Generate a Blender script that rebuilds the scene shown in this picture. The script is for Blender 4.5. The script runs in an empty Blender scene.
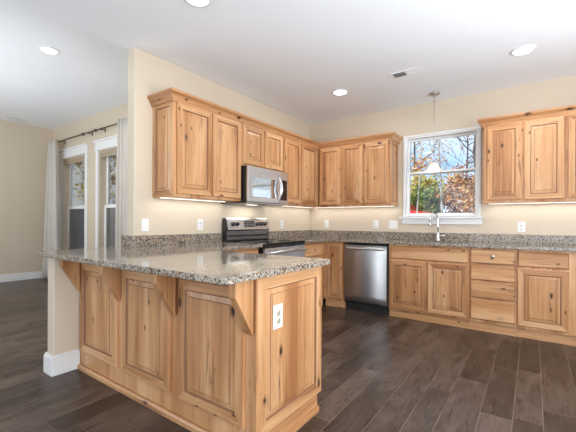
import bpy, bmesh, math, random
from mathutils import Vector, Matrix
random.seed(7)
scene = bpy.context.scene
COL = scene.collection
PI = math.pi

# ------------------------------------------------------------------ camera
CAM = (2.8919, -4.694, 1.1488)
cam_d = bpy.data.cameras.new('camera')
cam = bpy.data.objects.new('camera', cam_d)
COL.objects.link(cam)
cam.location = CAM
cam.matrix_world = (Matrix.Translation(CAM) @ Matrix.Rotation(0.6179, 4, 'Z')
                    @ Matrix.Rotation(PI/2, 4, 'X') @ Matrix.Rotation(0.005, 4, 'Z'))
cam_d.sensor_fit = 'HORIZONTAL'
cam_d.sensor_width = 36.0
cam_d.lens = 344.68/576*36.0
cam_d.shift_y = 5.53/576
cam_d.clip_start = 0.05
scene.camera = cam

# ------------------------------------------------------------------ world / light / exposure
scene.view_settings.view_transform = 'Standard'
scene.view_settings.look = 'None'
scene.view_settings.gamma = 1.0
scene.view_settings.use_curve_mapping = False
scene.view_settings.exposure = 0.0
scene.cycles.use_denoising = True
scene.cycles.max_bounces = 10
scene.cycles.diffuse_bounces = 6
scene.cycles.transparent_max_bounces = 16
scene.cycles.sample_clamp_indirect = 6.0
scene.cycles.caustics_reflective = False
scene.cycles.caustics_refractive = False

def build_world():
    w = bpy.data.worlds.new('sky')
    scene.world = w
    w.use_nodes = True
    nt = w.node_tree
    nt.nodes.clear()
    tc = nt.nodes.new('ShaderNodeTexCoord')
    mp = nt.nodes.new('ShaderNodeMapping')
    mp.inputs['Scale'].default_value = (2.2, 2.2, 5.0)
    nz = nt.nodes.new('ShaderNodeTexNoise')
    nz.inputs['Scale'].default_value = 1.6
    nz.inputs['Detail'].default_value = 6
    cr = nt.nodes.new('ShaderNodeValToRGB')
    cr.color_ramp.elements[0].position = 0.40
    cr.color_ramp.elements[0].color = (0.36, 0.62, 0.98, 1)
    cr.color_ramp.elements[1].position = 0.62
    cr.color_ramp.elements[1].color = (0.92, 0.96, 1.0, 1)
    bg = nt.nodes.new('ShaderNodeBackground')
    bg.inputs['Strength'].default_value = 1.35
    out = nt.nodes.new('ShaderNodeOutputWorld')
    L = nt.links.new
    L(tc.outputs['Generated'], mp.inputs['Vector'])
    L(mp.outputs['Vector'], nz.inputs['Vector'])
    L(nz.outputs['Fac'], cr.inputs['Fac'])
    L(cr.outputs['Color'], bg.inputs['Color'])
    L(bg.outputs['Background'], out.inputs['Surface'])
build_world()

def light(name, kind, loc, power, color=(1, 1, 1), rot=(0, 0, 0), size=0.1, size_y=None, shape=None, spread=None, angle=None):
    d = bpy.data.lights.new(name, kind)
    d.energy = power
    d.color = color
    if kind == 'AREA':
        d.shape = shape or ('RECTANGLE' if size_y else 'DISK')
        d.size = size
        if size_y: d.size_y = size_y
        if spread: d.spread = spread
    elif kind == 'SUN':
        d.angle = angle or 0.01
    else:
        d.shadow_soft_size = size
    o = bpy.data.objects.new(name, d)
    o.location = loc
    o.rotation_euler = rot
    COL.objects.link(o)
    return o

sun_dir = Vector((0.55, 0.62, -0.60))
light('sun', 'SUN', (0, -20, 20), 7.0, (1, 0.94, 0.85), sun_dir.to_track_quat('-Z', 'Y').to_euler(), angle=0.02)
# fill panels added at the unseen openings of the rear and right walls
light('rear_fill', 'AREA', (2.2, -8.45, 1.35), 42, (0.88, 0.94, 1.0), (PI/2, 0, 0), 5.2, 2.2)
light('side_fill', 'AREA', (5.95, -4.6, 1.35), 155, (0.88, 0.94, 1.0), (PI/2, 0, PI/2), 3.4, 1.9)
light('dining_fill', 'AREA', (-3.2, -8.45, 1.5), 95, (0.90, 0.95, 1.0), (PI/2, 0, 0), 2.6, 1.9)
light('cabinet_fill', 'AREA', (5.0, -4.5, 1.0), 22, (0.95, 0.98, 1.0), Vector((-3.0, 3.9, -0.3)).to_track_quat('-Z', 'Y').to_euler(), 1.5, 1.2)  # unseen softbox added at the right to lift the base cabinet fronts
# unseen upward panels added out of frame to brighten the ceilings
light('ceiling_fill', 'AREA', (4.7, -2.6, 0.7), 76, (0.86, 0.93, 1.0), Vector((-0.45, -0.1, 1)).to_track_quat('-Z', 'Y').to_euler(), 1.8, 1.8, spread=2.3)
light('ceiling_fill', 'AREA', (3.4, -5.2, 0.6), 30, (0.86, 0.93, 1.0), Vector((-0.15, 0.5, 1)).to_track_quat('-Z', 'Y').to_euler(), 1.6, 1.6, spread=2.3)
light('ceiling_fill', 'AREA', (-2.3, -4.7, 0.5), 34, (0.88, 0.94, 1.0), Vector((-0.1, 0.45, 1)).to_track_quat('-Z', 'Y').to_euler(), 1.6, 1.4, spread=2.2)

# ------------------------------------------------------------------ material helpers
class NT:
    def __init__(s, name):
        s.m = bpy.data.materials.new(name)
        s.m.use_nodes = True
        s.nt = s.m.node_tree
        s.b = s.nt.nodes['Principled BSDF']
        s.out = s.nt.nodes['Material Output']
    def n(s, t, **kw):
        o = s.nt.nodes.new('ShaderNode'+t)
        for k, v in kw.items(): setattr(o, k, v)
        return o
    def l(s, a, b): s.nt.links.new(a, b)
    def math(s, op, a, b=None, c=None):
        o = s.n('Math', operation=op)
        for i, v in enumerate((a, b, c)):
            if v is None: continue
            if isinstance(v, (int, float)): o.inputs[i].default_value = v
            else: s.l(v, o.inputs[i])
        return o.outputs[0]
    def ramp(s, fac, stops, interp='LINEAR'):
        r = s.n('ValToRGB')
        r.color_ramp.interpolation = interp
        e = r.color_ramp.elements
        while len(e) < len(stops): e.new(0.5)
        for i, (p, c) in enumerate(stops):
            e[i].position = p
            e[i].color = (*c, 1) if not isinstance(c, (int, float)) else (c, c, c, 1)
        s.l(fac, r.inputs['Fac'])
        return r.outputs['Color']
    def mix(s, fac, a, b, blend='MIX'):
        o = s.n('Mix', data_type='RGBA', blend_type=blend)
        if isinstance(fac, (int, float)): o.inputs[0].default_value = fac
        else: s.l(fac, o.inputs[0])
        for i, v in ((6, a), (7, b)):
            if isinstance(v, tuple): o.inputs[i].default_value = (*v, 1)
            else: s.l(v, o.inputs[i])
        return o.outputs[2]
    def noise(s, vec, scale, detail=3, rough=0.5, dist=0.0):
        o = s.n('TexNoise')
        o.inputs['Scale'].default_value = scale
        o.inputs['Detail'].default_value = detail
        o.inputs['Roughness'].default_value = rough
        o.inputs['Distortion'].default_value = dist
        s.l(vec, o.inputs['Vector'])
        return o.outputs['Fac']
    def mapping(s, vec, scale=(1, 1, 1), loc=(0, 0, 0)):
        o = s.n('Mapping')
        o.inputs['Scale'].default_value = scale
        o.inputs['Location'].default_value = loc
        s.l(vec, o.inputs['Vector'])
        return o.outputs['Vector']
    def bump(s, h, strength, dist=0.01):
        o = s.n('Bump')
        o.inputs['Strength'].default_value = strength
        o.inputs['Distance'].default_value = dist
        s.l(h, o.inputs['Height'])
        s.l(o.outputs['Normal'], s.b.inputs['Normal'])

def plain(name, col, rough=0.5, metal=0.0, spec=None, emit=None, estr=0):
    t = NT(name)
    t.b.inputs['Base Color'].default_value = (*col, 1)
    t.b.inputs['Roughness'].default_value = rough
    t.b.inputs['Metallic'].default_value = metal
    if spec is not None: t.b.inputs['Specular IOR Level'].default_value = spec
    if emit:
        t.b.inputs['Emission Color'].default_value = (*emit, 1)
        t.b.inputs['Emission Strength'].default_value = estr
    tc = t.n('TexCoord')
    v = t.ramp(t.noise(tc.outputs['Object'], 40, 2), [(0, max(0.0, rough-0.04)), (1, min(1, rough+0.04))])
    t.l(v, t.b.inputs['Roughness'])
    return t.m

def wood(name, axis, tint=(1, 1, 1)):
    t = NT(name)
    tc = t.n('TexCoord')
    oi = t.n('ObjectInfo')
    off = t.n('VectorMath', operation='SCALE')
    cx = t.n('CombineXYZ')
    t.l(oi.outputs['Random'], cx.inputs[0]); t.l(oi.outputs['Random'], cx.inputs[1]); t.l(oi.outputs['Random'], cx.inputs[2])
    t.l(cx.outputs[0], off.inputs[0]); off.inputs['Scale'].default_value = 37.0
    ad = t.n('VectorMath', operation='ADD')
    t.l(tc.outputs['Object'], ad.inputs[0]); t.l(off.outputs[0], ad.inputs[1])
    v = ad.outputs[0]
    def sc(a, b):
        s3 = [b, b, b]; s3['xyz'.index(axis)] = a
        return tuple(s3)
    big = t.noise(t.mapping(v, sc(0.5, 5)), 1.0, 3, 0.5, 0.8)
    fine = t.noise(t.mapping(v, sc(1.6, 55)), 1.0, 4, 0.6, 0.3)
    board = t.noise(t.mapping(v, sc(0.15, 9)), 1.0, 0, 0.5)
    f = t.math('ADD', t.math('MULTIPLY', big, 0.5), t.math('ADD', t.math('MULTIPLY', fine, 0.28), t.math('MULTIPLY', board, 0.24)))
    c = t.ramp(f, [(0.38, (0.35*tint[0], 0.150*tint[1], 0.057*tint[2])), (0.50, (0.545*tint[0], 0.280*tint[1], 0.124*tint[2])),
                   (0.61, (0.67*tint[0], 0.395*tint[1], 0.205*tint[2]))])
    # knots and the dark mineral streaks that run out of them
    s2 = t.n('SeparateXYZ'); t.l(v, s2.inputs[0])
    first = s2.outputs[1] if axis == 'y' else s2.outputs[0]
    def flat(a, b, o):
        c2 = t.n('CombineXYZ')
        along, across = (s2.outputs[2], first) if axis == 'z' else (first, s2.outputs[2])
        t.l(t.math('ADD', t.math('MULTIPLY', across, b), o), c2.inputs[0])
        t.l(t.math('MULTIPLY', along, a), c2.inputs[1])
        return c2.outputs[0]
    vo = t.n('TexVoronoi', voronoi_dimensions='2D')
    vo.inputs['Scale'].default_value = 1.0
    vo.inputs['Randomness'].default_value = 1.0
    t.l(flat(3.4, 7.5, 0.0), vo.inputs['Vector'])
    sep = t.n('SeparateColor'); t.l(vo.outputs['Color'], sep.inputs[0])
    has = t.math('GREATER_THAN', sep.outputs[0], 0.80)
    wob = t.noise(v, 60, 2)
    d = t.math('ADD', vo.outputs['Distance'], t.math('MULTIPLY', t.math('SUBTRACT', wob, 0.5), 0.13))
    d = t.math('ADD', d, t.math('MULTIPLY', sep.outputs[1], 0.055))
    k = t.ramp(d, [(0.065, 1.0), (0.095, 0.55), (0.15, 0.0)])
    knot = t.math('MULTIPLY', k, has)
    st = t.ramp(t.noise(t.mapping(v, sc(2.2, 34), (3, 5, 1)), 1.0, 3, 0.6, 1.2), [(0.56, 0.0), (0.68, 1.0)])
    near = t.ramp(vo.outputs['Distance'], [(0.10, 1.0), (0.50, 0.15)])
    streak = t.math('MULTIPLY', t.math('MULTIPLY', st, near), 0.8)
    c = t.mix(streak, c, (0.16, 0.065, 0.03))
    c = t.mix(knot, c, (0.055, 0.022, 0.013))
    v2 = t.n('TexVoronoi', voronoi_dimensions='2D'); v2.inputs['Scale'].default_value = 1.0
    t.l(flat(7.0, 15.0, 5.3), v2.inputs['Vector'])
    sp2 = t.n('SeparateColor'); t.l(v2.outputs['Color'], sp2.inputs[0])
    k2 = t.math('MULTIPLY', t.ramp(t.math('ADD', v2.outputs['Distance'], t.math('MULTIPLY', t.math('SUBTRACT', wob, 0.5), 0.1)), [(0.08, 0.9), (0.15, 0.0)]), t.math('GREATER_THAN', sp2.outputs[1], 0.93))
    c = t.mix(k2, c, (0.07, 0.028, 0.016))
    hv = t.n('HueSaturation')
    t.l(c, hv.inputs['Color'])
    t.l(t.math('ADD', t.math('MULTIPLY', oi.outputs['Random'], 0.12), 0.94), hv.inputs['Value'])
    t.l(hv.outputs[0], t.b.inputs['Base Color'])
    t.b.inputs['Roughness'].default_value = 0.33
    t.b.inputs['Specular IOR Level'].default_value = 0.45
    t.bump(fine, 0.06, 0.002)
    return t.m

M = {}
M['wood_v'] = wood('alder_upright_grain', 'z')
M['wood_h'] = wood('alder_level_grain', 'x')
M['wood_hy'] = wood('alder_level_grain_deep', 'y')
M['glaze'] = plain('dark_glaze', (0.24, 0.11, 0.055), 0.5)
WM = [M['wood_v'], M['wood_h'], M['glaze'], M['wood_hy']]

def paint(name, col, rough=0.6, bump=0.05, scale=90):
    t = NT(name)
    tc = t.n('TexCoord')
    n1 = t.noise(tc.outputs['Object'], scale, 4, 0.6)
    n2 = t.noise(tc.outputs['Object'], 0.9, 2)
    f = t.math('ADD', t.math('MULTIPLY', n1, 0.3), t.math('MULTIPLY', n2, 0.7))
    a = tuple(x*0.97 for x in col); b = tuple(min(1, x*1.03) for x in col)
    t.l(t.ramp(f, [(0.3, a), (0.7, b)]), t.b.inputs['Base Color'])
    t.b.inputs['Roughness'].default_value = rough
    t.bump(n1, bump, 0.004)
    return t.m
M['wall'] = paint('tan_wall_paint', (0.64, 0.545, 0.42), 0.55)
M['ceiling'] = paint('white_ceiling_texture', (0.86, 0.88, 0.91), 0.8, 0.25, 45)
M['white'] = plain('white_trim_paint', (0.80, 0.80, 0.79), 0.35)
M['vinyl'] = plain('white_vinyl', (0.88, 0.88, 0.87), 0.3)
M['plate'] = plain('white_plastic', (0.82, 0.82, 0.80), 0.3)
M['slot'] = plain('dark_slot', (0.03, 0.03, 0.03), 0.5)
M['almond'] = plain('almond_plastic', (0.62, 0.56, 0.42), 0.35)
M['black'] = plain('black_enamel', (0.012, 0.012, 0.013), 0.25)
M['blackglass'] = plain('black_glass', (0.008, 0.008, 0.009), 0.04)
M['rubber'] = plain('black_matte', (0.02, 0.02, 0.02), 0.6)
M['chrome'] = plain('polished_steel', (0.75, 0.76, 0.77), 0.12, 1.0)
M['nickel'] = plain('satin_nickel', (0.55, 0.54, 0.52), 0.28, 1.0)
M['bronze'] = plain('dark_bronze', (0.10, 0.075, 0.055), 0.35, 0.9)
M['fence'] = plain('weathered_grey_paint', (0.52, 0.52, 0.56), 0.8)
M['exterior'] = plain('exterior_siding', (0.55, 0.55, 0.52), 0.7)

def steel(name, axis, col=(0.60, 0.61, 0.62), rough=0.27):
    t = NT(name)
    tc = t.n('TexCoord')
    s3 = [700, 700, 700]; s3['xyz'.index(axis)] = 6
    n1 = t.noise(t.mapping(tc.outputs['Object'], tuple(s3)), 1.0, 2)
    n2 = t.noise(tc.outputs['Object'], 3.5, 3)
    t.l(t.ramp(n1, [(0.3, tuple(x*0.9 for x in col)), (0.7, col)]), t.b.inputs['Base Color'])
    t.b.inputs['Metallic'].default_value = 1.0
    t.l(t.ramp(n2, [(0.3, rough-0.05), (0.7, rough+0.08)]), t.b.inputs['Roughness'])
    t.bump(n1, 0.03, 0.0005)
    return t.m
M['steel'] = steel('brushed_steel', 'x')
M['steel_dark'] = steel('brushed_dark_steel', 'x', (0.50, 0.50, 0.505), 0.46)
M['steel_back'] = steel('brushed_steel_bright', 'x', (0.72, 0.73, 0.74), 0.34)

def granite():
    t = NT('speckled_granite')
    g = t.n('NewGeometry')
    v = g.outputs['Position']
    def vor(scale):
        o = t.n('TexVoronoi'); o.inputs['Scale'].default_value = scale
        t.l(v, o.inputs['Vector'])
        s = t.n('SeparateColor'); t.l(o.outputs['Color'], s.inputs[0])
        return s.outputs
    a = vor(215); b = vor(92); 
    base = t.ramp(a[0], [(0.0, (0.34, 0.27, 0.19)), (0.25, (0.42, 0.36, 0.275)), (0.5, (0.20, 0.165, 0.135)),
                         (0.72, (0.47, 0.43, 0.365))], 'CONSTANT')
    dark = t.math('GREATER_THAN', b[1], 0.69)
    c = t.mix(dark, base, (0.085, 0.07, 0.062))
    dk2 = t.math('GREATER_THAN', a[2], 0.86)
    c = t.mix(dk2, c, (0.02, 0.018, 0.018))
    br = t.math('GREATER_THAN', b[2], 0.88)
    c = t.mix(t.math('MULTIPLY', br, 0.7), c, (0.30, 0.19, 0.11))
    m = t.noise(v, 7, 3)
    c = t.mix(t.ramp(m, [(0.35, 0.0), (0.7, 0.15)]), c, (0.4, 0.37, 0.32))
    t.l(c, t.b.inputs['Base Color'])
    t.b.inputs['Roughness'].default_value = 0.07
    t.b.inputs['Specular IOR Level'].default_value = 0.5
    return t.m
M['granite'] = granite()

def hardwood():
    t = NT('dark_hardwood_planks')
    g = t.n('NewGeometry')
    sp = t.n('SeparateXYZ'); t.l(g.outputs['Position'], sp.inputs[0])
    X, Y = sp.outputs[0], sp.outputs[1]
    per = 0.50
    xs = t.math('ADD', X, 20.0*per - 0.30)
    cyc = t.math('DIVIDE', xs, per)
    r0 = t.math('FLOOR', cyc)
    u = t.math('MULTIPLY', t.math('FRACT', cyc), per)
    a = t.math('GREATER_THAN', u, 0.145)
    b = t.math('GREATER_THAN', u, 0.335)
    row = t.math('ADD', t.math('MULTIPLY', r0, 3.0), t.math('ADD', a, b))
    # distance to nearest long seam
    def ab(k): return t.math('ABSOLUTE', t.math('SUBTRACT', u, k))
    e = t.math('MINIMUM', t.math('MINIMUM', ab(0.0), ab(0.145)), t.math('MINIMUM', ab(0.335), ab(per)))
    wn = t.n('TexWhiteNoise', noise_dimensions='1D'); t.l(row, wn.inputs['W'])
    ys = t.math('ADD', t.math('DIVIDE', Y, 0.80), t.math('MULTIPLY', wn.outputs['Value'], 7.3))
    col = t.math('FLOOR', ys)
    fy = t.math('FRACT', ys)
    ey = t.math('MULTIPLY', t.math('MINIMUM', fy, t.math('SUBTRACT', 1.0, fy)), 0.80)
    ed = t.math('MINIMUM', e, ey)
    seam = t.math('LESS_THAN', ed, 0.0018)
    wn2 = t.n('TexWhiteNoise', noise_dimensions='2D')
    cb = t.n('CombineXYZ'); t.l(row, cb.inputs[0]); t.l(col, cb.inputs[1]); t.l(cb.outputs[0], wn2.inputs['Vector'])
    tone = wn2.outputs['Value']
    off = t.n('CombineXYZ'); t.l(t.math('MULTIPLY', tone, 31.0), off.inputs[1]); t.l(t.math('MULTIPLY', tone, 5.0), off.inputs[2])
    ad = t.n('VectorMath', operation='ADD'); t.l(g.outputs['Position'], ad.inputs[0]); t.l(off.outputs[0], ad.inputs[1])
    gr = t.noise(t.mapping(ad.outputs[0], (70, 5.0, 1)), 1.0, 6, 0.72, 1.2)
    gb = t.noise(t.mapping(ad.outputs[0], (7, 2.4, 1)), 1.0, 3, 0.6, 1.4)
    f = t.math('ADD', t.math('MULTIPLY', gr, 0.42), t.math('ADD', t.math('MULTIPLY', gb, 0.42), t.math('MULTIPLY', tone, 0.15)))
    c = t.ramp(f, [(0.30, (0.013, 0.007, 0.0045)), (0.47, (0.053, 0.035, 0.027)), (0.64, (0.128, 0.090, 0.073))])
    c = t.mix(t.math('MULTIPLY', seam, t.ramp(t.noise(g.outputs['Position'], 0.9, 2), [(0.40, 0.1), (0.58, 0.9)])), c, (0.22, 0.17, 0.13))
    t.l(c, t.b.inputs['Base Color'])
    t.l(t.ramp(gr, [(0.3, 0.24), (0.7, 0.40)]), t.b.inputs['Roughness'])
    t.b.inputs['Specular IOR Level'].default_value = 0.36
    t.bump(t.math('SUBTRACT', gr, t.math('MULTIPLY', seam, 0.6)), 0.25, 0.003)
    return t.m
M['floor'] = hardwood()

def glass(name, tint=(1, 1, 1), refl=1.0):
    t = NT(name)
    t.nt.nodes.remove(t.b)
    tr = t.n('BsdfTransparent'); tr.inputs[0].default_value = (*tint, 1)
    gl = t.n('BsdfGlossy'); gl.inputs['Roughness'].default_value = 0.01
    fr = t.n('Fresnel'); fr.inputs['IOR'].default_value = 1.45
    mx = t.n('MixShader')
    t.l(t.math('MULTIPLY', fr.outputs[0], refl), mx.inputs[0]); t.l(tr.outputs[0], mx.inputs[1]); t.l(gl.outputs[0], mx.inputs[2])
    t.l(mx.outputs[0], t.out.inputs['Surface'])
    return t.m
M['glass'] = glass('window_glass', (0.97, 0.985, 0.985), 0.8)

def screen():
    t = NT('grey_insect_screen')
    tr = t.n('BsdfTransparent')
    df = t.n('BsdfDiffuse'); df.inputs[0].default_value = (0.50, 0.50, 0.55, 1)
    mx = t.n('MixShader'); mx.inputs[0].default_value = 0.55
    t.l(tr.outputs[0], mx.inputs[1]); t.l(df.outputs[0], mx.inputs[2]); t.l(mx.outputs[0], t.out.inputs['Surface'])
    t.nt.nodes.remove(t.b)
    return t.m
M['screen'] = screen()

def fabric(name, col, trans=0.35):
    t = NT(name)
    tc = t.n('TexCoord')
    n1 = t.noise(t.mapping(tc.outputs['Object'], (300, 300, 300)), 1.0, 2)
    t.l(t.ramp(n1, [(0.3, tuple(x*0.93 for x in col)), (0.7, col)]), t.b.inputs['Base Color'])
    t.b.inputs['Roughness'].default_value = 0.9
    tl = t.n('BsdfTranslucent'); tl.inputs[0].default_value = (*col, 1)
    mx = t.n('MixShader'); mx.inputs[0].default_value = trans
    t.l(t.b.outputs[0], mx.inputs[1]); t.l(tl.outputs[0], mx.inputs[2]); t.l(mx.outputs[0], t.out.inputs['Surface'])
    return t.m
M['curtain'] = fabric('greige_curtain', (0.80, 0.76, 0.70), 0.35)
M['shade'] = fabric('tan_shade', (0.55, 0.45, 0.33), 0.2)

def emis(name, col, s):
    t = NT(name)
    t.b.inputs['Base Color'].default_value = (*col, 1)
    t.b.inputs['Emission Color'].default_value = (*col, 1)
    t.b.inputs['Emission Strength'].default_value = s
    return t.m
M['lens'] = emis('lit_lens', (1.0, 0.97, 0.92), 6.0)
M['led'] = emis('lit_strip', (1.0, 0.95, 0.86), 2.0)
M['milk'] = emis('lit_milk_glass', (1.0, 0.90, 0.72), 0.40)

# ------------------------------------------------------------------ mesh helpers
class MB:
    def __init__(s): s.v = []; s.f = []; s.mi = []; s.sm = []
    def face(s, pts, mi=0, smooth=False):
        i = len(s.v); s.v += [tuple(p) for p in pts]; s.f.append(tuple(range(i, i+len(pts)))); s.mi.append(mi); s.sm.append(smooth)
    def box(s, x0, x1, y0, y1, z0, z1, mi=0):
        i = len(s.v)
        s.v += [(x0,y0,z0),(x1,y0,z0),(x1,y1,z0),(x0,y1,z0),(x0,y0,z1),(x1,y0,z1),(x1,y1,z1),(x0,y1,z1)]
        for q in ((0,3,2,1),(4,5,6,7),(0,1,5,4),(1,2,6,5),(2,3,7,6),(3,0,4,7)):
            s.f.append(tuple(i+k for k in q)); s.mi.append(mi); s.sm.append(False)
        return s
    def prism(s, poly, axis, a, b, mi=0, smooth=False):
        """poly: 2-D points in the two remaining axes (in xyz order); extruded from a to b."""
        i = len(s.v); n = len(poly)
        for t in (a, b):
            for p in poly:
                c = [p[0], p[1]]; c.insert('xyz'.index(axis), t); s.v.append(tuple(c))
        s.f.append(tuple(i+k for k in range(n))[::-1]); s.mi.append(mi); s.sm.append(False)
        s.f.append(tuple(i+n+k for k in range(n))); s.mi.append(mi); s.sm.append(False)
        for k in range(n):
            j = (k+1) % n
            s.f.append((i+k, i+j, i+n+j, i+n+k)); s.mi.append(mi); s.sm.append(smooth)
        return s
    def lathe(s, prof, c=(0,0,0), n=24, mi=0, axis='z', smooth=True):
        i = len(s.v); c = Vector(c)
        for r, h in prof:
            for k in range(n):
                a = 2*PI*k/n
                if axis == 'z': p = (r*math.cos(a), r*math.sin(a), h)
                elif axis == 'y': p = (r*math.cos(a), h, r*math.sin(a))
                else: p = (h, r*math.cos(a), r*math.sin(a))
                s.v.append(tuple(c+Vector(p)))
        m = len(prof)
        for j in range(m-1):
            for k in range(n):
                k2 = (k+1) % n
                s.f.append((i+j*n+k, i+j*n+k2, i+(j+1)*n+k2, i+(j+1)*n+k)); s.mi.append(mi); s.sm.append(smooth)
        for j in (0, m-1):
            if prof[j][0] > 1e-6:
                s.f.append(tuple(i+j*n+k for k in range(n))); s.mi.append(mi); s.sm.append(False)
        return s
    def tube(s, pts, r, n=12, mi=0, cap=True):
        pts = [Vector(p) for p in pts]; m = len(pts)
        rs = r if isinstance(r, (list, tuple)) else [r]*m
        i = len(s.v)
        up = None
        for j, p in enumerate(pts):
            d = (pts[min(j+1, m-1)]-pts[max(j-1, 0)]).normalized()
            if up is None:
                up = Vector((0,0,1)) if abs(d.z) < 0.9 else Vector((0,1,0))
            x = d.cross(up)
            if x.length < 1e-4: x = d.cross(Vector((1,0,0)))
            x.normalize(); y = x.cross(d).normalized(); up = y
            for k in range(n):
                a = 2*PI*k/n
                s.v.append(tuple(p + (x*math.cos(a)+y*math.sin(a))*rs[j]))
        for j in range(m-1):
            for k in range(n):
                k2 = (k+1) % n
                s.f.append((i+j*n+k, i+j*n+k2, i+(j+1)*n+k2, i+(j+1)*n+k)); s.mi.append(mi); s.sm.append(True)
        if cap:
            s.f.append(tuple(i+k for k in range(n))); s.mi.append(mi); s.sm.append(False)
            s.f.append(tuple(i+(m-1)*n+k for k in range(n))); s.mi.append(mi); s.sm.append(False)
        return s
    def build(s, name, mats, parent=None, bevel=0.0, loc=None, rotz=0, seg=2, fix=True):
        me = bpy.data.meshes.new(name)
        me.from_pydata(s.v, [], s.f)
        if not isinstance(mats, (list, tuple)): mats = [mats]
        for m in mats: me.materials.append(m)
        for p, mi, sm in zip(me.polygons, s.mi, s.sm):
            p.material_index = mi; p.use_smooth = sm
        if fix:
            bm = bmesh.new(); bm.from_mesh(me)
            bmesh.ops.remove_doubles(bm, verts=bm.verts, dist=1e-5)
            bmesh.ops.recalc_face_normals(bm, faces=bm.faces)
            bm.to_mesh(me); bm.free()
        o = bpy.data.objects.new(name, me)
        COL.objects.link(o)
        if parent: o.parent = parent
        if loc: o.location = loc
        if rotz: o.rotation_euler = (0, 0, rotz)
        if bevel:
            b = o.modifiers.new('edge', 'BEVEL'); b.width = bevel; b.segments = seg; b.limit_method = 'ANGLE'; b.angle_limit = 0.6
            b.harden_normals = False
        return o

def tag(o, label, cat, group=None):
    o['label'] = label; o['category'] = cat
    if group: o['group'] = group
    return o
def thing(name, label, cat, loc=(0,0,0), rotz=0, group=None):
    o = bpy.data.objects.new(name, None); COL.objects.link(o)
    o.empty_display_size = 0.1
    o.location = loc; o.rotation_euler = (0, 0, rotz)
    return tag(o, label, cat, group)
def struct(o):
    o['kind'] = 'structure'; return o
def dup(root, loc, rotz, label, group=None):
    r = root.copy(); COL.objects.link(r); r.location = loc; r.rotation_euler = (0, 0, rotz); r['label'] = label
    if group: r['group'] = group
    for ch in list(root.children):
        c = ch.copy(); COL.objects.link(c); c.parent = r
        for g in list(ch.children):
            d = g.copy(); COL.objects.link(d); d.parent = c
    return r

# raised-panel face in the local frame: front looks to -y, x across, z up, y=0 is the front, t thick
def raised(mb, x0, x1, z0, z1, yf=0.0, t=0.02, sw=0.055, bev=0.028):
    rings = [(0.0, t, None), (0.0, 0.004, 0), (0.004, 0.0, 0), (sw-0.004, 0.0, 'frame'), (sw, 0.008, 2),
             (sw+0.0035, 0.009, 2), (sw+0.005+bev, 0.004, 0), (sw+0.008+bev, 0.001, 2), (sw+0.010+bev, 0.001, 0)]
    base = len(mb.v)
    for ins, y, k in rings:
        mb.v += [(x0+ins, yf+y, z0+ins), (x1-ins, yf+y, z0+ins), (x1-ins, yf+y, z1-ins), (x0+ins, yf+y, z1-ins)]
    for r in range(1, len(rings)):
        k = rings[r][2]
        for e in range(4):
            a = base+(r-1)*4; b = base+r*4; e2 = (e+1) % 4
            mb.f.append((a+e, a+e2, b+e2, b+e))
            if k == 'frame': mi = 1 if e in (0, 2) else 0
            elif k is None: mi = 0
            else: mi = k
            mb.mi.append(mi); mb.sm.append(False)
    b = base+(len(rings)-1)*4
    mb.f.append((b, b+1, b+2, b+3)); mb.mi.append(0); mb.sm.append(False)
    mb.f.append((base+3, base+2, base+1, base)); mb.mi.append(0); mb.sm.append(False)
    return mb
def slab(mb, x0, x1, z0, z1, yf=0.0, t=0.02, mi=1):
    rings = [(0.0, t, mi), (0.0, 0.009, mi), (0.003, 0.006, 2), (0.009, 0.0, mi)]
    base = len(mb.v)
    for ins, y, k in rings:
        mb.v += [(x0+ins, yf+y, z0+ins), (x1-ins, yf+y, z0+ins), (x1-ins, yf+y, z1-ins), (x0+ins, yf+y, z1-ins)]
    for r in range(1, len(rings)):
        for e in range(4):
            a = base+(r-1)*4; b = base+r*4; e2 = (e+1) % 4
            mb.f.append((a+e, a+e2, b+e2, b+e)); mb.mi.append(rings[r][2]); mb.sm.append(False)
    b = base+(len(rings)-1)*4
    mb.f.append((b, b+1, b+2, b+3)); mb.mi.append(mi); mb.sm.append(False)
    mb.f.append((base+3, base+2, base+1, base)); mb.mi.append(mi); mb.sm.append(False)
    return mb

# ------------------------------------------------------------------ room shell
H = 2.70; HD = 3.0
XL = -5.09; YW = -1.75; XR = 6.0; YR = -8.5; WT = 0.115
YE = -2.99        # near end of the partition that carries the range wall

def S(name, boxes, mat, **kw):
    mb = MB()
    for b in boxes: mb.box(*b)
    return struct(mb.build(name, mat, **kw))

S('floor', [(XL-0.15, XR+0.15, YR-0.15, 0.15, -0.12, 0)], M['floor'])
S('ceiling', [(-0.10, XR+0.15, YR-0.15, 0.15, H, HD+0.12), (XL-0.15, -0.10, YR-0.15, YW+0.15, HD, HD+0.12)], M['ceiling'])
# kitchen window opening
wx0, wx1, wz0, wz1 = 1.488, 2.358, 1.225, 2.275
S('wall_back', [(-WT, wx0, 0, 0.15, 0, H), (wx1, XR, 0, 0.15, 0, H), (wx0, wx1, 0, 0.15, 0, wz0), (wx0, wx1, 0, 0.15, wz1, H)], M['wall'])
S('wall_left', [(-WT, 0, YE, 0, 0, H)], M['wall'], bevel=0.012)
S('wall_wing', [(-0.105, 0.008, -3.62, YE, 0, 0.882)], M['wall'], bevel=0.01)
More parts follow.
